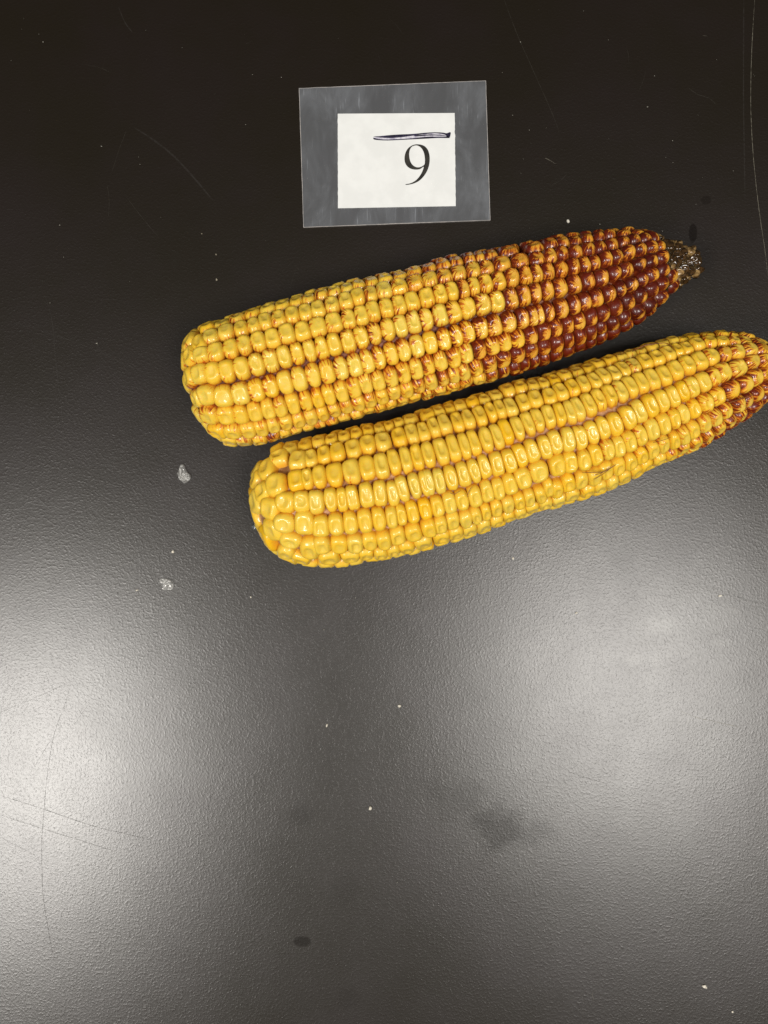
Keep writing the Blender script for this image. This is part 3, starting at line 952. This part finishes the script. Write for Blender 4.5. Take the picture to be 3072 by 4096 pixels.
while s < EAR1.b - 0.001:
    R = float(np.interp(s, EAR1.s, EAR1.R0))
    u1 = min((EAR1.b - s) / EAR1.cap1, 1)
    R *= (1 - (1 - u1) ** 2) ** .5
    n = max(5, int(2 * math.pi * R / 0.0031))
    for q in range(n):
        th = 2 * math.pi * (q + 0.5 * (rowi % 2)) / n + rg.gauss(0, .08)
        th = (th + math.pi) % (2 * math.pi) - math.pi
        if rg.random() < 0.12:
            continue
        P, T, B, N = EAR1.frame(s + rg.gauss(0, .0003), th)
        big = rg.uniform(0.7, 1.2)
        w, l, hgt = 0.00125 * big, 0.0016 * big, 0.0012 * big
        lean = rg.uniform(-0.1, 0.7)
        Ta = (T * math.cos(lean) + N * math.sin(lean)).normalized()
        Na = (N * math.cos(lean) - T * math.sin(lean)).normalized()
        P = P - N * 0.0012
        vv, ff = [], []
        sg, rgN = 10, 5
        for j in range(rgN):
            pr = [(0.15, -.1), (0.5, -.25), (0.85, .15), (1.0, -.3), (0.75, -1.2)][j]
            for i in range(sg):
                a = 2 * math.pi * i / sg
                wob = 1 + 0.3 * noise.noise(Vector((math.cos(a), math.sin(a), cnt * 1.3)))
                vv.append(P + Ta * (l * pr[0] * math.cos(a) * wob + l * .4) + B * (w * pr[0] * math.sin(a) * wob) + Na * (hgt * (pr[1] + .6)))
        for j in range(rgN - 1):
            for i in range(sg):
                ff.append((j * sg + i, (j + 1) * sg + i, (j + 1) * sg + (i + 1) % sg, j * sg + (i + 1) % sg))
        ff.append(tuple(range(sg)))
        mesh_obj('chaff_cup', vv, ff, M_chaff[0 if rg.random() < 0.45 else 1], nub)
        cnt += 1
    s += 0.0021
    rowi += 1

# ------------------------------------------------------------------ silk strands on the ears
M_silk = mat_simple('dried_silk', (0.16, 0.05, 0.015), (0.26, 0.10, 0.03), 400, 0.4)


def strand(ear, parent, reg, pts, rad):
    ox, oy, sc = reg
    w = []
    for x, y in pts:
        s, th = ear.locate(ox + x / sc, oy + y / sc)
        P, T, B, N = ear.frame(s, th)
        w.append(P + N * 0.0005)
    c = catmull(w, 0.0008)
    vs, fs = [], []
    for j, p in enumerate(c):
        d = (c[min(j + 1, len(c) - 1)] - c[max(j - 1, 0)]).normalized()
        u = d.cross(Vector((0, 0, 1))).normalized()
        v = u.cross(d)
        rr = rad * (0.4 + 0.6 * math.sin(math.pi * (j + .5) / len(c)))
        for i in range(5):
            a = 2 * math.pi * i / 5
            vs.append(p + u * rr * math.cos(a) + v * rr * math.sin(a))
        if j:
            for i in range(5):
                fs.append(((j - 1) * 5 + i, (j - 1) * 5 + (i + 1) % 5, j * 5 + (i + 1) % 5, j * 5 + i))
    mesh_obj('silk_strand', vs, fs, M_silk, parent)


strand(EAR2, ear2, R6, [(375, 392), (430, 360), (500, 335), (560, 322), (610, 318)], 0.00022)
strand(EAR2, ear2, R6, [(600, 320), (680, 315), (740, 340), (780, 385)], 0.00013)
strand(EAR2, ear2, R5, [(1300, 800), (1400, 795), (1480, 785), (1560, 740)], 0.00013)
strand(EAR2, ear2, R5, [(1395, 850), (1450, 820), (1510, 775)], 0.0001)
strand(EAR2, ear2, R5, [(345, 1005), (362, 960), (385, 925)], 0.0001)
strand(EAR2, ear2, R5, [(200, 975), (240, 985), (290, 950)], 0.0001)
strand(EAR2, ear2, R6, [(0, 1530), (60, 1510), (130, 1480), (200, 1430)], 0.00013)
strand(EAR2, ear2, R6, [(560, 1225), (650, 1200), (720, 1175)], 0.0001)
strand(EAR2, ear2, R6, [(1270, 850), (1350, 825), (1430, 800), (1500, 770)], 0.0002)

# ------------------------------------------------------------------ number card in a laminated sleeve
def mat_film():
    t = NT('laminate_film')
    co = t.n('ShaderNodeTexCoord').outputs['Object']
    c1 = t.noise(t.vmath('MULTIPLY', co, (1, .45, 1)), 90.0, 4.0, 0.6, 0.6)
    m2 = t.n('ShaderNodeMapping', {'Rotation': (0, 0, 0.5), 'Scale': (1400, 120, 1)})
    t.set(m2.inputs[0], co)
    hair = t.noise(m2.outputs[0], 1.0, 2.0, 0.5)
    m3 = t.n('ShaderNodeMapping', {'Rotation': (0, 0, -0.9), 'Scale': (1600, 100, 1)})
    t.set(m3.inputs[0], co)
    hair2 = t.noise(m3.outputs[0], 1.0, 2.0, 0.5)
    cl = t.smooth(c1, 0.36, 0.80)
    hh = t.math('ADD', t.smooth(hair, 0.64, 0.78), t.smooth(hair2, 0.62, 0.76))
    f = t.math('ADD', 0.088, t.math('MULTIPLY', cl, 0.085))
    f = t.math('ADD', f, t.math('MULTIPLY', hh, t.math('MULTIPLY', 0.16, t.smooth(c1, 0.4, 0.65))), clamp=True)
    dif = t.bsdf(Base_Color=(0.80, 0.86, 0.95), Roughness=0.5, Specular_IOR_Level=0.3)
    tr = t.n('ShaderNodeBsdfTransparent')
    mx = t.n('ShaderNodeMixShader')
    t.set(mx.inputs[0], f)
    t.set(mx.inputs[1], tr)
    t.set(mx.inputs[2], dif)
    gl = t.n('ShaderNodeBsdfGlossy', {'Roughness': 0.3})
    mg = t.n('ShaderNodeMixShader')
    t.set(mg.inputs[0], 0.03)
    t.set(mg.inputs[1], mx.outputs[0])
    t.set(mg.inputs[2], gl.outputs[0])
    return t.finish(mg)


M_film = mat_film()
M_edge = mat_simple('cut_laminate_edge', (0.72, 0.70, 0.66), (0.5, 0.5, 0.48), 600, 0.5)
M_paper = mat_simple('white_paper', (0.77, 0.785, 0.775), (0.72, 0.735, 0.725), 120, 0.75)
M_ink = mat_simple('black_ink', (0.012, 0.011, 0.009), (0.03, 0.028, 0.022), 300, 0.5)
M_mark = mat_simple('marker_ink', (0.008, 0.007, 0.02), (0.03, 0.025, 0.06), 300, 0.4)
M_smear = mat_simple('thin_marker_ink', (0.34, 0.32, 0.42), (0.70, 0.69, 0.75), 700, 0.5)

RC = (1150, 280, 1.84333)
RD = (1300, 450, 2.9625)


def PX(reg, x, y, z):
    return W(reg[0] + x / reg[2], reg[1] + y / reg[2], z)


corners = [(84, 134), (1463, 78), (1496, 1108), (117, 1161)]
cc = sum((PX(RC, *c, 0) for c in corners), Vector()) / 4
card = empty('number_card', cc)
tag(card, 'laminated white paper card printed with the number 9 under a drawn black line', 'card')


def sub_edge(a, b, n, amp, reg, z, seed):
    out = []
    for i in range(n):
        u = i / n
        p = PX(reg, a[0] + (b[0] - a[0]) * u, a[1] + (b[1] - a[1]) * u, z)
        q = Vector((noise.noise(Vector((u * n * .37, seed, 0))), noise.noise(Vector((u * n * .37, seed, 9))), 0))
        out.append(p + q * amp * (0 if i == 0 else 1))
    return out


def slab(name, outline, z0, z1, mat, parent, edge_mat=None):
    n = len(outline)
    vs = [Vector((p.x, p.y, z1)) for p in outline] + [Vector((p.x, p.y, z0)) for p in outline]
    fs = []
    if n == 4:
        fs = [(0, 3, 2, 1)]
    for tri in tessellate_polygon([[Vector((p.x, p.y, 0)) for p in outline]]):
        fs.append(tuple(tri))
    if n == 4:
        fs = fs[1:]
    top = len(fs)
    for i in range(n):
        fs.append((i, n + i, n + (i + 1) % n, (i + 1) % n))
    me = bpy.data.meshes.new(name)
    me.from_pydata([tuple(v) for v in vs], [], fs)
    me.materials.append(mat)
    if edge_mat:
        me.materials.append(edge_mat)
        for p in me.polygons[top:]:
            p.material_index = 1
    bmm = bmesh.new()
    bmm.from_mesh(me)
    bmesh.ops.recalc_face_normals(bmm, faces=bmm.faces)
    for f in bmm.faces[:top]:
        if f.normal.z < 0:
            f.normal_flip()
    bmm.to_mesh(me)
    bmm.free()
    o = bpy.data.objects.new(name, me)
    COL.objects.link(o)
    o.parent = parent
    o.matrix_parent_inverse = Matrix.Translation(-parent.location)
    return o


out = []
for i in range(4):
    out += sub_edge(corners[i], corners[(i + 1) % 4], 40, 0.00008, RC, 0.0005, i)
slab('laminate_sleeve', out, 0.00042, 0.0005, M_film, card)
# cut rim of the sleeve
rim_in = [p + (Vector((cc.x, cc.y, p.z)) - p).normalized() * 0.00020 for p in out]
vs, fs = [], []
n = len(out)
for i in range(n):
    vs += [Vector((out[i].x, out[i].y, 0.00054)), Vector((rim_in[i].x, rim_in[i].y, 0.00054)), Vector((out[i].x, out[i].y, 0.00012))]
for i in range(n):
    j = (i + 1) % n
    fs += [(3 * i, 3 * i + 1, 3 * j + 1, 3 * j), (3 * i, 3 * j, 3 * j + 2, 3 * i + 2)]
mesh_obj('sleeve_rim', vs, fs, mat_simple('pale_cut_rim', (0.44, 0.41, 0.39), (0.30, 0.29, 0.28), 500, 0.5), card, smooth=False)

pc = [(370, 322), (1233, 317), (1241, 1003), (372, 1019)]
po = []
for i in range(4):
    po += sub_edge(pc[i], pc[(i + 1) % 4], 60, 0.00020 if i == 1 else (0.0001 if i == 3 else 0.00003), RC, 0.00075, i + 5)
paper = slab('paper', po, 0.00055, 0.00075, M_paper, card)


def flat(name, outer, hole, z, mat, parent, reg=RD):
    o_ = [PX(reg, x, y, z) for x, y in outer]
    loops = [[Vector((p.x, p.y, 0)) for p in o_]]
    allp = list(o_)
    if hole:
        h_ = [PX(reg, x, y, z) for x, y in hole]
        loops.append([Vector((p.x, p.y, 0)) for p in h_])
        allp += h_
    tris = [tuple(t) for t in tessellate_polygon(loops)]
    vs = [Vector((p.x, p.y, z)) for p in allp]
    fs = []
    for t_ in tris:
        a, b, c = (vs[i] for i in t_)
        fs.append(t_ if (b - a).cross(c - a).z > 0 else t_[::-1])
    return mesh_obj(name, vs, fs, mat, parent, smooth=False)


def loop2(pts, n=5):
    P = [Vector((x, y, 0)) for x, y in pts]
    out = []
    m = len(P)
    for i in range(m):
        p0, p1, p2, p3 = P[i - 1], P[i], P[(i + 1) % m], P[(i + 2) % m]
        for j in range(n):
            u = j / n
            q = 0.5 * ((2 * p1) + (p2 - p0) * u + (2 * p0 - 5 * p1 + 4 * p2 - p3) * u * u + (3 * p1 - p0 - 3 * p2 + p3) * u ** 3)
            out.append((q.x, q.y))
    return out


nine = [(957, 849), (958, 857), (985, 856), (1030, 848), (1080, 830), (1125, 802), (1165, 762), (1200, 712), (1225, 655), (1238, 600), (1241, 545),
        (1236, 495), (1220, 445), (1192, 408), (1155, 386), (1110, 377), (1070, 378), (1030, 391), (990, 418), (962, 458), (946, 505), (942, 550),
        (948, 592), (968, 630), (1000, 658), (1040, 673), (1085, 677), (1130, 669), (1168, 642), (1160, 680), (1138, 728), (1105, 775), (1065, 812), (1010, 839)]
hole = [(1080, 390), (1118, 402), (1150, 432), (1172, 478), (1182, 530), (1184, 580), (1178, 615), (1150, 637), (1110, 650), (1070, 643), (1035, 618),
        (1012, 580), (1000, 530), (998, 480), (1010, 432), (1035, 402)]
flat('printed_numeral', loop2(nine, 3), loop2(hole[::-1], 3), 0.00077, M_ink, paper)
# hand-drawn overline: two marker strokes with thin ink between them
flat('thin_ink', loop2([(572, 290), (700, 272), (900, 262), (1100, 248), (1300, 238), (1420, 243), (1475, 262), (1470, 298), (1300, 298), (1100, 308), (900, 322), (720, 330), (600, 315)], 3), None, 0.00077, M_smear, paper)
ins_a = [(572, 282), (640, 281), (760, 268), (900, 259), (1050, 253), (1180, 240), (1300, 234), (1400, 238), (1440, 246), (1478, 232), (1490, 240), (1488, 262), (1474, 300), (1440, 292), (1432, 268),
         (1380, 252), (1290, 246), (1180, 256), (1060, 272), (930, 290), (800, 302), (700, 300), (620, 292)]
flat('marker_stroke', loop2(ins_a, 2), None, 0.00079, M_mark, paper)
ins_b = [(572, 300), (590, 302), (640, 314), (740, 320), (880, 314), (1020, 306), (1200, 288), (1360, 286), (1440, 284), (1474, 296), (1470, 303), (1340, 302), (1200, 310), (1040, 318), (880, 326), (740, 332), (640, 328), (580, 320)]
flat('marker_stroke', loop2(ins_b, 2), None, 0.00079, M_mark, paper)
ins_c = [(1060, 272), (1180, 262), (1290, 260), (1400, 266), (1435, 274), (1400, 276), (1290, 272), (1180, 276), (1080, 284)]
flat('marker_stroke', loop2(ins_c, 2), None, 0.00078, M_mark, paper)

# ------------------------------------------------------------------ flakes, crumbs and dust
def mat_flake():
    t = NT('dry_glue_flake')
    co = t.n('ShaderNodeTexCoord').outputs['Object']
    w = t.n('ShaderNodeTexNoise', {'Scale': 700.0, 'Detail': 2.0})
    t.set(w.inputs[0], co)
    r = t.noise(co, 520.0, 3.0, 0.5, 2.4)
    f = t.smooth(r, 0.38, 0.66, 0.14, 0.6)
    b = t.bsdf(Base_Color=(0.72, 0.72, 0.69), Roughness=0.35, Coat_Weight=0.6)
    tr = t.n('ShaderNodeBsdfTransparent')
    mx = t.n('ShaderNodeMixShader')
    t.set(mx.inputs[0], f)
    t.set(mx.inputs[1], tr)
    t.set(mx.inputs[2], b)
    return t.finish(mx)


M_flake = mat_flake()
M_crumb = mat_simple('pale_crumb', (0.72, 0.69, 0.60), (0.5, 0.46, 0.38), 1500, 0.6)
M_dull = mat_simple('dull_crumb', (0.30, 0.27, 0.20), (0.16, 0.14, 0.10), 1500, 0.7)
RF = (550, 1800, 2.765)


def flake(outline, label, zc, seed):
    pts = loop2(outline, 3)
    c = Vector((sum(p[0] for p in pts) / len(pts), sum(p[1] for p in pts) / len(pts), 0))
    n = len(pts)
    P0 = PX(RF, c.x, c.y, 0)
    root_verts, fs = [], []
    rings = [0.0, 0.25, 0.45, 0.62, 0.8, 0.92, 1.0]
    hs = [0.6, 0.75, 0.5, 1.0, 0.8, 0.95, 0.1]
    for r, h in zip(rings, hs):
        for (x, y) in pts:
            q = PX(RF, c.x + (x - c.x) * r, c.y + (y - c.y) * r, 0)
            q.z = zc * h * (1 + .5 * noise.noise(q * 900 + Vector((seed, 0, 0)))) + 0.0003
            root_verts.append(q)
    for j in range(len(rings) - 1):
        for i in range(n):
            fs.append((j * n + i, (j + 1) * n + i, (j + 1) * n + (i + 1) % n, j * n + (i + 1) % n))
    o = mesh_obj('dry_flake', root_verts, fs, M_flake)
    tag(o, label, 'flake', 'clear flakes on the table')


flake([(490, 160), (515, 165), (535, 205), (552, 250), (580, 270), (592, 310), (575, 335), (525, 368), (490, 345), (462, 320), (455, 290), (442, 262), (458, 225), (470, 180)],
      'upper clear whitish flake, pear shaped, left of the gap between the corn ears', 0.0008, 1)
flake([(265, 1420), (300, 1414), (345, 1425), (385, 1455), (404, 1495), (395, 1530), (365, 1548), (325, 1545), (275, 1542), (285, 1515), (278, 1480), (250, 1455), (248, 1435)],
      'lower clear whitish flake, kidney shaped, beyond the butt of the lower corn ear', 0.0008, 2)


def lump(px, py, rx, ry, name, label, cat, mat, group=None, seed=0, ang=0.0, hz=0.7, sharp=0.0):
    """small irregular crumb"""
    bmm = bmesh.new()
    bmesh.ops.create_icosphere(bmm, subdivisions=2, radius=1.0)
    c = W(px, py)
    a, b = rx * K, ry * K
    for v in bmm.verts:
        q = v.co.copy()
        n_ = 1 + 0.38 * noise.noise(q * 1.4 + Vector((seed * 3.1, 0, 0))) + 0.18 * noise.noise(q * 3.2 + Vector((0, seed, 0)))
        x, y, z = q.x * a * n_, q.y * b * n_, q.z * min(a, b) * hz * n_
        if sharp:
            x *= 1 - sharp * q.y
        v.co = Vector((c.x + x * math.cos(ang) - y * math.sin(ang), c.y + x * math.sin(ang) + y * math.cos(ang), z + min(a, b) * hz * .8))
    me = bpy.data.meshes.new(name)
    bmm.to_mesh(me)
    bmm.free()
    me.shade_smooth()
    me.materials.append(mat)
    o = bpy.data.objects.new(name, me)
    COL.objects.link(o)
    tag(o, label, cat, group)
    return o


def mat_drop():
    t = NT('clear_drop')
    b = t.bsdf(Base_Color=(0.5, 0.56, 0.58), Roughness=0.06, Transmission_Weight=0.75, IOR=1.36)
    return t.finish(b)


lump(1022, 2108, 13, 12, 'water_droplet', 'tiny clear droplet touching the butt of the lower corn ear', 'droplet', mat_drop(), seed=4, hz=.7)
G = 'pale crumbs scattered on the table'
S0 = 3072 / 1659
for i, (x, y, rx, ry, an, sh, lab) in enumerate([
    (374, 1192, 3.2, 3.0, 0, 0, 'round white crumb between the two clear flakes'),
    (296, 1275, 3.4, 1.6, .5, 0, 'thin white crumb just left of the lower clear flake'),
    (1108, 1206, 2.6, 3.0, 0, 0, 'pale crumb below the middle of the lower corn ear, nearest that ear'),
    (542, 1290, 1.6, 2.2, .4, 0, 'small pale crumb below the butt of the lower corn ear'),
    (863, 1525, 3.6, 3.4, 0, 0, 'white crumb on the bare table, the middle one of a line of three'),
    (706, 1567, 1.8, 4.0, -.3, 0, 'narrow upright white sliver on the bare table, left of the middle crumb'),
    (800, 1745, 3.6, 4.6, 0, .3, 'white crumb lying on a scratch low in the middle of the table'),
    (1245, 1324, 3.4, 1.8, .6, 0, 'slanted white crumb above the right bright reflection'),
    (1555, 1287, 4.6, 2.2, .2, 0, 'flat white crumb near the right edge, above the bright reflection'),
    (1522, 2130, 5.4, 3.6, -.5, .5, 'three cornered white crumb near the bottom right corner'),
    (1582, 2185, 2.2, 2.2, 0, 0, 'tiny pale crumb in the very bottom right corner'),
    (1227, 478, 3.0, 4.4, .4, 0, 'white crumb above the red kernels of the upper corn ear'),
    (467, 550, 1.5, 2.0, .3, 0, 'small tan crumb up and left of the upper corn ear'),
    (436, 505, 1.6, 1.1, -.3, 0, 'small dull crumb at the lower end of the slanted scratch'),
    (468, 604, 1.8, 2.8, .2, .3, 'dull grey crumb between the butt of the upper ear and the top left'),
    (1095, 1005, 1.5, 1.5, 0, 0, None)]):
    if lab:
        lump(x * S0, y * S0, rx * S0, ry * S0, 'crumb', lab, 'crumb', M_dull if 'dull' in lab or 'tan' in lab else M_crumb, G, seed=i, ang=an, hz=.55, sharp=sh)

# fine dust: uncountable specks as one object
rg = random.Random(11)
vs, fs = [], []
spots = [(210, 742), (212, 745), (317, 1208), (128, 1182), (700, 1360), (768, 1291), (1430, 500), (85, 75), (94, 92), (1143, 282), (1295, 485), (1107, 250), (1124, 92), (1260, 25), (1413, 165), (1398, 232), (1583, 370), (1452, 305), (1453, 352), (1130, 344), (220, 317), (303, 356), (300, 340), (109, 655), (130, 487), (138, 556), (608, 168), (531, 270), (1172, 1480), (1520, 520), (1553, 1530), (700, 1400), (683, 1508), (620, 1800), (635, 1905), (1510, 1870), (858, 1905), (1000, 1840), (1572, 2120)]
for i in range(110):
    spots.append((rg.uniform(0, 1659), rg.uniform(0, 2212) if rg.random() < .6 else rg.uniform(0, 1000)))
for i, (x, y) in enumerate(spots):
    c = W(x * S0, y * S0)
    r = (rg.uniform(0.9, 2.2) if i < 39 else rg.choice([0.5, 0.6, 0.8, 1.1])) * K
    if i % 5 == 0:
        ex, ey = 2.2, .8
    else:
        ex, ey = 1, 1
    a = rg.uniform(0, 3.1)
    b0 = len(vs)
    for (ux, uy, uz) in ((1, 0, 0), (0, 1, 0), (-1, 0, 0), (0, -1, 0), (0, 0, 1), (0, 0, -1)):
        x_, y_ = ux * r * ex, uy * r * ey
        vs.append(Vector((c.x + x_ * math.cos(a) - y_ * math.sin(a), c.y + x_ * math.sin(a) + y_ * math.cos(a), 0.00022 + r * (1 + uz * .6))))
    for q in range(4):
        fs += [(b0 + q, b0 + (q + 1) % 4, b0 + 4), (b0 + (q + 1) % 4, b0 + q, b0 + 5)]
dust = mesh_obj('dust', vs, fs, mat_simple('grey_dust', (0.42, 0.40, 0.34), (0.2, 0.2, 0.17), 800, .7), smooth=False)
tag(dust, 'fine pale dust specks strewn over the black table', 'dust', kind='stuff')
